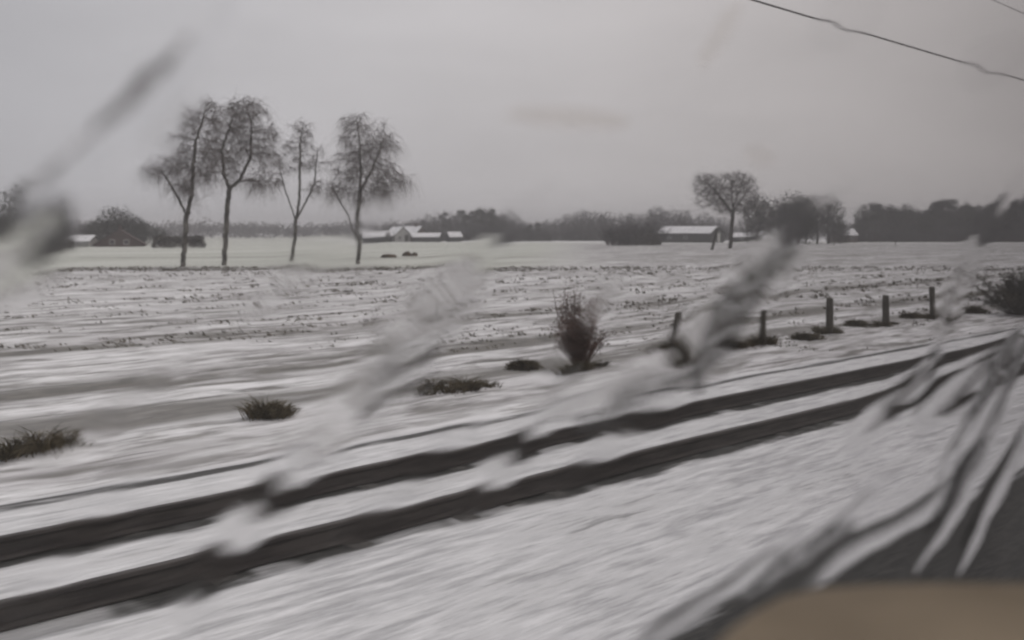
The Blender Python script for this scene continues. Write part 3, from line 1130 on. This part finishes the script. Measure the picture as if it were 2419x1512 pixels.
def heap(label, x, base_y, wpx, hpx, seed):
    b, d = ground_at(x, base_y)
    s = d / F
    mb = MB()
    rnd = random.Random(seed)
    nu, nv = 20, 8
    a, c = wpx * s / 2, hpx * s
    for j in range(nv + 1):
        f = j / nv
        for i in range(nu):
            th = 2 * math.pi * i / nu
            k = 1 + .22 * mnoise.noise(Vector((math.cos(th) * 1.5, math.sin(th) * 1.5, f * 2 + seed)))
            rr = math.cos(f * math.pi / 2) ** .7 if j < nv else 0.02
            mb.v.append((math.cos(th) * a * rr * k, math.sin(th) * a * .7 * rr * k, -.05 + c * math.sin(f * math.pi / 2) * k))
    for j in range(nv):
        for i in range(nu):
            i2 = (i + 1) % nu
            mb.f.append((j * nu + i, j * nu + i2, (j + 1) * nu + i2, (j + 1) * nu + i))
    return tag(mb.build("earth_heap", M["earth"], loc=b, smooth=True), label, "heap", "heaps of earth on the field")


heap("long flat heap of dark earth on the field right of the birches", 918, 608, 40, 8, 1)
heap("rounded dark earth heap touching a browner heap on the field", 961, 605, 22, 11, 2)
heap("brown earth heap farthest from the birches, touching the dark rounded one", 978, 605, 17, 9, 3)


# ------------------------------------------------------------------ fence along the line
def blades(mb, cx, cy, z, r, h, n, rnd, wdt=0.012, lean=0.25):
    for _ in range(n):
        a, q = rnd.uniform(0, 6.28), min(2.2 * r, abs(rnd.gauss(0, .75)) * r)
        p = Vector((cx + math.cos(a) * q, cy + math.sin(a) * q, z - .03))
        d = Vector((math.cos(a) * lean + rnd.gauss(0, .25), math.sin(a) * lean + rnd.gauss(0, .25), 1)).normalized()
        L = h * rnd.uniform(.4, 1.2) * (1.15 - .42 * q / r) + .02
        side = d.cross(Vector((rnd.gauss(0, 1), rnd.gauss(0, 1), 0.1))).normalized() * wdt
        m_ = p + d * L * .55
        e = p + d * L * .85 + Vector((math.cos(a), math.sin(a), -.3)) * L * rnd.uniform(.1, .4)
        mb.add([tuple(p - side), tuple(p + side), tuple(m_ + side * .7), tuple(m_ - side * .7), tuple(e)], [(0, 1, 2, 3), (3, 2, 4)])


F0 = Vector((6.77, 27.7, FIELD_Z))
FSTEP = Vector((2.67, 2.73, 0))
fence = thing("wire_fence", "old wire fence of weathered wooden posts beside the railway", "fence", F0, 0)
POSTS = []
for k in range(-6, 6):
    rnd = random.Random(100 + k)
    q = FSTEP * k
    POSTS.append((k, F0 + q))
    if k in (-5, -4, -3, -2, 4):
        continue                                  # rotted away, only the grass marks the spot
    pb = MB()
    h = rnd.uniform(0.95, 1.1)
    lx, ly = rnd.gauss(0, .04), rnd.gauss(0, .04)
    pb.tube([q + Vector((0, 0, -.3)), q + Vector((lx * .5, ly * .5, h * .5)), q + Vector((lx, ly, h - .03)), q + Vector((lx, ly, h))],
            [.115, .11, .10, .085], 9)
    pb.build("post", M["post"], fence)
for hz in (0.45, 0.85):
    wb = MB()
    pts = []
    for k in range(-6, 5):
        for j in range(5):
            f = j / 5
            pts.append(FSTEP * (k + f) + Vector((0, -.08, hz - .03 * math.sin(f * math.pi))))
    wb.tube(pts, [.003] * len(pts), 4)
    wb.build("wire", M["wire"], fence)

TUFT_SAY = {-6: "grass tuft beyond the left edge at the fence line", -5: "dark grass tuft on the snow at the left picture edge",
            -4: "olive grass tuft alone on the snow, second from the left picture edge", -3: "broad dark grass tuft at the fence left of the brown shrub",
            -2: "grass tuft right under the brown shrub", -1: "thin grass tuft at the fence post right of the brown shrub",
            0: "grass tuft at the fence post farthest left of the clear row of posts", 1: "wide grass tuft at the second post of the clear row",
            2: "dark grass tuft at the third post of the clear row", 3: "low grass tuft at the last post before the dark bush",
            4: "grass tuft at the near foot of the dark bush", 5: "grass tuft at the far post behind the dark bush"}
for k, p in POSTS:
    rnd = random.Random(300 + k)
    mb = MB()
    big_ = rnd.uniform(.75, 1.25)
    for _ in range(8):
        a = rnd.gauss(0, .34 * big_)
        hh = (.30 * big_ * math.exp(-(a / .6) ** 2) + .06) * rnd.uniform(.5, 1.4)
        blades(mb, a * US + rnd.gauss(0, .15), a * UC + rnd.gauss(0, .15), 0, rnd.uniform(.10, .26), hh, 110, rnd, .010, rnd.uniform(.4, 1.1))
    tag(mb.build("grass_tuft", M["tuft"], loc=p), TUFT_SAY[k], "grass tuft", "grass tufts along the fence")
for i, (x, y, lab) in enumerate(((1240, 868, "grass tuft between the broad tuft and the brown shrub"), (1905, 800, "low grass tuft between the first two clear posts"),
                                 (2020, 768, "reddish grass tuft between the second and third clear post"), (1730, 815, "small grass tuft just left of the clear posts"),
                                 (2150, 750, "pale grass tuft between the third post and the last"))):
    p, d = ground_at(x, y)
    rnd = random.Random(500 + i)
    mb = MB()
    for _ in range(6):
        a = rnd.gauss(0, .09)
        blades(mb, a * US + rnd.gauss(0, .05), a * UC + rnd.gauss(0, .05), 0, .22, .26, 170, rnd, .013, .7)
    tag(mb.build("grass_tuft", M["tuft"], loc=p), lab, "grass tuft", "grass tufts along the fence")


def shrub(label, x, base_y, wpx, hpx, seed, mat, nst, nl, leaf, depth=None):
    b, d = ground_at(x, base_y)
    s = d / F
    rnd = random.Random(seed)
    W, Hh = wpx * s / 2, hpx * s
    t = thing("shrub", label, "shrub", b)
    st, lf = MB(), MB()
    for k in range(nst):
        a = rnd.uniform(0, 6.28)
        q_ = rnd.random() ** .5
        hgt = rnd.uniform(.3, 1.0)
        if rnd.random() < .5 and hgt > .55:
            a, q_ = a * .35 - .6 + seed, q_ * .7                   # a few leading stems make the outline uneven
        q_ *= 1.15 - .55 * abs(hgt - .55)
        e = Vector((math.cos(a) * W * q_, math.sin(a) * W * .8 * q_, Hh * hgt))
        p = Vector((e.x * .12, e.y * .12, -.08))
        m_ = p.lerp(e, .5) + Vector((rnd.gauss(0, .06), rnd.gauss(0, .06), .08)) * Hh
        st.tube([p, m_, e], [.013, .009, .004], 4, cap=False)
        for _ in range(7):
            f = rnd.uniform(.3, 1)
            q = p.lerp(m_, f * 2) if f < .5 else m_.lerp(e, f * 2 - 1)
            u = Vector((rnd.gauss(0, 1), rnd.gauss(0, 1), rnd.gauss(0.3, .7))).normalized() * Hh * .13
            st.tube([q, q + u], [.005, .002], 3, cap=False)
            for _ in range(nl):
                c = q + u * rnd.random() + Vector((rnd.gauss(0, .03), rnd.gauss(0, .03), rnd.gauss(0, .03))) * Hh
                g = Vector((rnd.gauss(0, 1), rnd.gauss(0, 1), rnd.gauss(0, 1))).normalized() * leaf * rnd.uniform(.6, 1.3)
                h_ = g.orthogonal().normalized() * leaf * .5
                lf.add([tuple(c - g), tuple(c + h_), tuple(c + g), tuple(c - h_)], [(0, 1, 2, 3)])
    st.build("stems", M[mat], t)
    lf.build("foliage", M[mat], t)
    return t


shrub("reddish brown shrub with withered leaves growing at the fence", 1368, 868, 140, 185, 41, "shrub", 90, 4, .026)
shrub("broad dark bush at the right picture edge beside the fence", 2405, 742, 270, 104, 42, "hedge", 240, 10, .032)


# stubble and dead grass poking out of the snow (nobody could count it)
def stubble():
    rnd = random.Random(77)
    mb = MB()
    n = 0
    while n < 4200:
        Y = rnd.uniform(26, 84) if rnd.random() < .75 else rnd.uniform(82, 92)
        X = rnd.uniform(-.62, .62) * Y
        D = -X * UC + Y * US
        t = X * US + Y * UC
        if D < 12.2:
            continue
        k = mnoise.noise(Vector((t * .12, D * .5, 2))) + 0.35 * mnoise.noise(Vector((t * .5, D * 1.8, 6)))
        near_band = min(abs(D - 20.3), abs(D - 27.6), abs(D - 15.8), abs(D - 38)) < .8
        if k < (0.02 if not near_band else -.35) and Y < 82:
            continue
        n += 1
        h = rnd.uniform(.05, .12) * (0.8 if Y < 26 else 1.0 if Y < 40 else 1.5)
        L = rnd.uniform(.08, .45)
        for _ in range(4):
            a = rnd.uniform(-L, L)
            p = Vector((X + a * US + rnd.gauss(0, .03), Y + a * UC + rnd.gauss(0, .03), FIELD_Z - .05))
            d = Vector((-US * .9 + rnd.gauss(0, .3), -UC * .9 + rnd.gauss(0, .3), .75)).normalized() * h * 1.4
            sd_ = Vector((rnd.gauss(0, 1), rnd.gauss(0, 1), 0)).normalized() * (.016 + .0008 * Y)
            mb.add([tuple(p - sd_), tuple(p + sd_), tuple(p + d)], [(0, 1, 2)])
    return tag(mb.build("stubble", M["stubble"]), "dead grass and stubble poking through the thin snow of the field", "grass", None, "stuff")


stubble()

# ------------------------------------------------------------------ the carriage window the view is seen through
PANE_D = 0.30                  # the glass stands this far from the camera, parallel to the track
NV = Vector((-UC, US, 0))
UV = Vector((US, UC, 0))


def pane_uv(x, y):
    X, Z = (x - CX) / F, -(y - HY) / F
    d = PANE_D / (-UC * X + US)
    return d * (X * US + UC), d * Z


win = thing("train_window", "tinted train window pane in a dark rubber frame, running with rain streaks", "window", NV * PANE_D + Vector((0, 0, H)), PHI)
U0, U1, V0, V1, GT = -0.55, 1.40, -0.46, 0.44, 0.012
mb = MB()
mb.box((U0, -GT, V0), (U1, 0, V1))
g = NT("tinted_window_glass")
va = g.n("ShaderNodeVolumeAbsorption")
va.inputs["Color"].default_value = c4(0.02, 0.0, 0.02)
va.inputs["Density"].default_value = 24.0
vs_ = g.n("ShaderNodeVolumeScatter")                      # dust and dried spray in the outer skin of the glass
vs_.inputs["Color"].default_value = c4(0.95, 0.93, 0.90)
vs_.inputs["Density"].default_value = 3.0
ad = g.n("ShaderNodeAddShader")
g.t.links.new(va.outputs[0], ad.inputs[0])
g.t.links.new(vs_.outputs[0], ad.inputs[1])
g.t.links.new(ad.outputs[0], g.out.inputs["Volume"])
mb.build("pane", g.m, win)
M["rubber"] = simple("black_rubber", (0.02, 0.02, 0.02), (0.035, 0.035, 0.035), 8, 0.7, 0.3)
mb = MB()
fw = 0.05
for a, b in (((U0 - fw, -.03, V0 - fw), (U1 + fw, .012, V0 - .001)), ((U0 - fw, -.03, V1 + .001), (U1 + fw, .012, V1 + fw)),
             ((U0 - fw, -.03, V0), (U0 - .001, .012, V1)), ((U1 + .001, -.03, V0), (U1 + fw, .012, V1))):
    mb.box(a, b)
mb.build("frame", M["rubber"], win)

wm = NT("rain_water")
wg = wm.n("ShaderNodeBsdfRefraction")
wg.inputs["IOR"].default_value = 1.33
wg.inputs["Roughness"].default_value = 0.03
wg.inputs["Color"].default_value = c4(0.99, 0.99, 0.99)
wm.t.links.new(wg.outputs[0], wm.out.inputs["Surface"])
M["water"] = wm.m


def streak(label, pts, width, slope, seed, wob=10.0, blob=0.30, across=33, step=7.0):
    """A runnel of rain water on the outer face of the pane: flat behind, swollen in front, thin at both ends."""
    P2 = [Vector((a, b)) for a, b in pts]
    dense = []
    ext = [P2[0] * 2 - P2[1]] + P2 + [P2[-1] * 2 - P2[-2]]
    for i in range(1, len(ext) - 2):
        p0, p1, p2, p3 = ext[i - 1:i + 3]
        n = max(2, int((p2 - p1).length / step))
        for k in range(n):
            t = k / n
            dense.append(0.5 * ((2 * p1) + (p2 - p0) * t + (2 * p0 - 5 * p1 + 4 * p2 - p3) * t * t + (3 * p1 - p0 - 3 * p2 + p3) * t ** 3))
    dense.append(P2[-1])
    N = len(dense)
    ws = width if isinstance(width, (list, tuple)) else [width, width]
    mb = MB()
    front, back = [], []
    L = 0.0
    for i, p in enumerate(dense):
        d = dense[min(i + 1, N - 1)] - dense[max(i - 1, 0)]
        d.normalize()
        nn = Vector((-d.y, d.x))
        if i:
            L += (p - dense[i - 1]).length
        f = i / (N - 1)
        fi = f * (len(ws) - 1)
        j0 = min(int(fi), len(ws) - 2)
        wpx = ws[j0] + (ws[j0 + 1] - ws[j0]) * (fi - j0)
        end = min(1.0, min(f, 1 - f) * 4.0)
        end = math.sqrt(max(0.0, end * (2 - end)))
        nz1 = mnoise.noise(Vector((L / 90.0, seed * 3.1, 0)))
        nz2 = mnoise.noise(Vector((L / 45.0, seed * 5.7, 4)))
        hw = 0.5 * wpx * (1 + 0.35 * nz1 + 0.15 * nz2) * (0.15 + 0.85 * end) + 0.5
        c = p + nn * (mnoise.noise(Vector((L / 130.0, seed, 8))) * wob)
        hw *= 1.75
        u0, v0 = pane_uv(*(c - nn * hw))
        u1, v1 = pane_uv(*(c + nn * hw))
        wm_ = math.hypot(u1 - u0, v1 - v0)
        Hm = wm_ / 1.75 * slope / 4.0 * (1 + blob * 2.0 * mnoise.noise(Vector((L / 85.0, seed * 2.3, 2)))) * (0.02 + 0.98 * end * end)
        rowf, rowb = [], []
        for j in range(across):
            s = -1 + 2 * j / (across - 1)
            q = c + nn * (hw * s)
            u, v = pane_uv(q.x, q.y)
            rip = 1 + blob * 0.7 * mnoise.noise(Vector((L / 80.0, s * 1.2, seed + 11)))
            core = max(0.0, 1 - (s / 0.55) ** 2) ** 1.5
            skirt = 0.42 * (1 - s * s) ** 2
            h = max(0.0, Hm * (core * rip + skirt)) + 2e-5
            rowf.append(len(mb.v))
            if j in (0, across - 1) or i in (0, N - 1):
                mb.v.append((u, 0.0004, v))                       # the water thins out to nothing at its rim
                rowb.append(len(mb.v))
                mb.v.append((u, 0.0004, v))
            else:
                mb.v.append((u, 0.0004 + h - 2e-5, v))
                rowb.append(len(mb.v))
                mb.v.append((u, 0.0004, v))
        front.append(rowf)
        back.append(rowb)
    for i in range(N - 1):
        for j in range(across - 1):
            mb.f.append((front[i][j], front[i + 1][j], front[i + 1][j + 1], front[i][j + 1]))
            mb.f.append((back[i][j + 1], back[i + 1][j + 1], back[i + 1][j], back[i][j]))
    me = bpy.data.meshes.new("rain_streak")
    me.from_pydata(mb.v, [], mb.f)
    me.update()
    fl = [poly.normal.y for poly in me.polygons]
    mb.f = [f if (n_ > 0) == (k % 2 == 0) else tuple(reversed(f)) for k, (f, n_) in enumerate(zip(mb.f, fl))]
    bpy.data.meshes.remove(me)
    me = bpy.data.meshes.new("rain_streak")
    me.from_pydata(mb.v, [], mb.f)
    me.update()
    for poly in me.polygons:
        poly.use_smooth = poly.index % 2 == 0
    me.materials.append(M["water"])
    o = link(bpy.data.objects.new("rain_streak", me))
    o.location = NV * PANE_D + Vector((0, 0, H))
    o.rotation_euler = (0, 0, PHI)
    return tag(o, label, "rain streak", "rain streaks on the window pane")


STREAKS = [
    ("broad blurred rain streak slanting over the sky left of the birches", [(560, -40), (430, 140), (340, 245), (250, 315), (150, 405), (30, 500)], [50, 60, 95, 85, 60, 90], 0.270, 1),
    ("watery blot over the shed and dark hedge at the far left", [(170, 470), (110, 545), (40, 620), (-60, 700)], [70, 110, 120, 90], 0.120, 2),
    ("thin rain streak over the outer twigs of the birch nearest the brick house", [(520, 180), (440, 260), (385, 350), (335, 450)], [20, 45, 60, 30], 0.012, 3),
    ("long wide rain streak running from the wood behind the farm down across both rails", [(1330, 420), (1225, 500), (1170, 570), (1110, 640), (1000, 740), (900, 870), (780, 1010), (670, 1140), (540, 1290), (400, 1490)],
     [10, 50, 85, 100, 100, 90, 80, 80, 80, 90], 0.034, 4),
    ("long rain streak from the dark tree clump down through the fence to the near rail", [(2030, 425), (1910, 490), (1840, 570), (1750, 660), (1670, 770), (1580, 850), (1450, 920), (1320, 970), (1210, 1080), (1080, 1250)],
     [8, 50, 80, 85, 85, 85, 80, 70, 70, 60], 0.024, 5),
    ("rain streak dropping from the sky past the dark bush to the rails", [(2410, 400), (2340, 520), (2285, 630), (2240, 740), (2200, 850)], [16, 40, 46, 40, 18], 0.011, 6),
    ("rain streak along the snow edge where it turns to the dark ballast", [(2330, 1040), (2200, 1190), (2020, 1290), (1840, 1430), (1660, 1560)], [30, 55, 65, 70, 60], 0.026, 7),
    ("narrow curved rain streak over the dark ballast", [(2425, 800), (2360, 960), (2290, 1110), (2200, 1290), (2130, 1400)], [14, 22, 32, 36, 24], 0.080, 8),
    ("second narrow rain streak over the dark ballast, nearer the right edge", [(2440, 980), (2370, 1120), (2300, 1260), (2240, 1400)], [22, 32, 38, 30], 0.080, 9),
    ("smeared rain streak across the foot of the birch beside the farm", [(980, 440), (890, 510), (790, 590), (680, 670), (560, 780)], [40, 70, 100, 100, 60], 0.008, 10),
    ("short rain streak breaking the near rail at the right", [(2230, 820), (2160, 910), (2070, 990), (1990, 1070)], [26, 50, 55, 25], 0.018, 11),
    ("short rain streak bending the overhead wire at its middle", [(2080, -20), (1990, 50), (1930, 110)], [40, 70, 40], 0.006, 12),
    ("short rain streak bending the overhead wire near the sky corner", [(2420, 90), (2330, 150), (2270, 200)], [40, 70, 40], 0.006, 13),
    ("faint rain streak over the snow by the left grass tufts", [(470, 820), (330, 930), (200, 1030), (60, 1120)], [60, 100, 100, 60], 0.007, 14),
    ("faint wide rain streak over the field left of the brown shrub", [(1130, 720), (1010, 830), (930, 930), (850, 1030)], [50, 80, 80, 50], 0.007, 15),
    ("faint rain streak bending both rails midway between the two long streaks", [(1180, 960), (1060, 1060), (930, 1180), (800, 1310)], [60, 90, 90, 60], 0.006, 16),
    ("faint rain streak bending both rails right of the long streak from the tree clump", [(1660, 880), (1540, 970), (1430, 1060), (1310, 1180)], [50, 90, 90, 60], 0.007, 17),
    ("faint rain streak bending the far rail near the left picture edge", [(360, 1090), (260, 1190), (150, 1310), (30, 1450)], [60, 90, 90, 60], 0.005, 18),
    ("faint rain streak over the field just left of the clear fence posts", [(1900, 590), (1800, 700), (1700, 850), (1640, 930)], [40, 80, 80, 40], 0.008, 20),
    ("faint rain streak running out from the brown shrub's twigs", [(1480, 640), (1400, 740), (1330, 840), (1250, 930)], [40, 70, 70, 40], 0.006, 21),
    ("thin rain trickle over the right end of the rails", [(2420, 760), (2360, 860), (2300, 980), (2210, 1130)], [12, 18, 20, 14], .07, 23),
    ("wide wavy rain streak where the rails run out at the right edge", [(2440, 800), (2350, 860), (2260, 930), (2160, 1010)], [50, 70, 70, 50], .022, 24),
    ("thin rain trickle over the snow beside the start of the dark ballast", [(2110, 1110), (1990, 1230), (1850, 1340), (1740, 1420)], [16, 30, 34, 24], .045, 25),
    ("thin rain trickle over the snow at the bottom edge", [(1900, 1240), (1770, 1350), (1620, 1450), (1500, 1530)], [16, 32, 38, 30], .04, 26),
]
for lab, pts, wd, sl, sd_ in STREAKS:
    streak(lab, pts, wd, sl, sd_, blob=0.10 if sl < 0.02 else 0.15 if sl < .06 else 0.22)

# grease marks on the inner face of the pane
def smudge(label, x, y, rx, ry, rot, tone, seed):
    gm = NT("grease")
    tb_ = gm.n("ShaderNodeBsdfTransparent")
    tb_.inputs["Color"].default_value = c4(*tone)
    gm.t.links.new(tb_.outputs[0], gm.out.inputs["Surface"])
    mb = MB()
    n = 28
    for k in range(n):
        a = 2 * math.pi * k / n
        r_ = 1 + .18 * mnoise.noise(Vector((math.cos(a) * 2, math.sin(a) * 2, seed)))
        px, py = math.cos(a) * rx * r_, math.sin(a) * ry * r_
        u, v = pane_uv(x + px * math.cos(rot) - py * math.sin(rot), y + px * math.sin(rot) + py * math.cos(rot))
        mb.v.append((u, -GT - .0003, v))
    for k in range(n):
        u, y0, v = mb.v[k]
        mb.v.append((u, -GT - .0005, v))
    mb.f = [tuple(range(n)), tuple(range(2 * n - 1, n - 1, -1))] + [(k, (k + 1) % n, n + (k + 1) % n, n + k) for k in range(n)]
    o = mb.build("smudge", gm.m, loc=NV * PANE_D + Vector((0, 0, H)), rotz=PHI)
    return tag(o, label, "smudge", "smudges on the window pane")


smudge("long brownish smudge on the glass in the middle of the sky", 1290, 283, 150, 22, .06, (0.950, 0.938, 0.925), 1)
smudge("slanting faint smudge on the glass high in the sky left of the overhead wire", 1650, 90, 90, 22, -1.0, (0.972, 0.965, 0.957), 2)
smudge("round faint smudge on the glass above the big bare tree", 1745, 370, 40, 24, .3, (0.972, 0.965, 0.96), 3)

# solid beige slab added in place of an interior reflection in the window glass
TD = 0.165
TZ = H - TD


def slab_at(x, y):
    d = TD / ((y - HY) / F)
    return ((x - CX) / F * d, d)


tb = thing("reflection_slab", "beige rounded slab standing in for a reflection in the window glass", "reflection", (0, 0, TZ))
outline = [slab_at(*q) for q in ((2900, 1392), (2700, 1380), (2418, 1374), (2200, 1371), (2040, 1373), (1920, 1383), (1840, 1402), (1775, 1436), (1715, 1480),
                                  (1660, 1535), (1630, 1620), (1625, 1740), (1615, 1900))] + [slab_at(2900, 1900)]
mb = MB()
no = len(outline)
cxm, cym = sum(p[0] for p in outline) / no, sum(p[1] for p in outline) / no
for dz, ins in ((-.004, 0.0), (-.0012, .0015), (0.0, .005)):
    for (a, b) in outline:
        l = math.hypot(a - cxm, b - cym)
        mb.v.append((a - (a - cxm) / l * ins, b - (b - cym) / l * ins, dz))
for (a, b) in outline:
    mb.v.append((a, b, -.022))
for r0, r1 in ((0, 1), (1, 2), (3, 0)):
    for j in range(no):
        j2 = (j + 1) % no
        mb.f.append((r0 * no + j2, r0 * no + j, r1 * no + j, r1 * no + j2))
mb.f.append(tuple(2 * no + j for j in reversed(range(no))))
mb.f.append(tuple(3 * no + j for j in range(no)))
mb.build("slab_top", M["beige"], tb)
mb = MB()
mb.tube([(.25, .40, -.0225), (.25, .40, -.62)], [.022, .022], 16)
mb.build("slab_leg", M["rubber"], tb, smooth=True)  # made-up support under the slab that stands in for the reflection

# ------------------------------------------------------------------ the damp winter air
hz = NT("winter_haze")
pv = hz.n("ShaderNodeVolumePrincipled")
pv.inputs["Color"].default_value = c4(0.93, 0.92, 0.94)
pv.inputs["Density"].default_value = 0.0009
hz.t.links.new(pv.outputs[0], hz.out.inputs["Volume"])
mb = MB()
mb.box((-1700, -1700, -2.0), (1700, 1700, 24.0))
tag(mb.build("haze", hz.m), "pale damp haze over the snowy plain", "haze", None, "stuff")
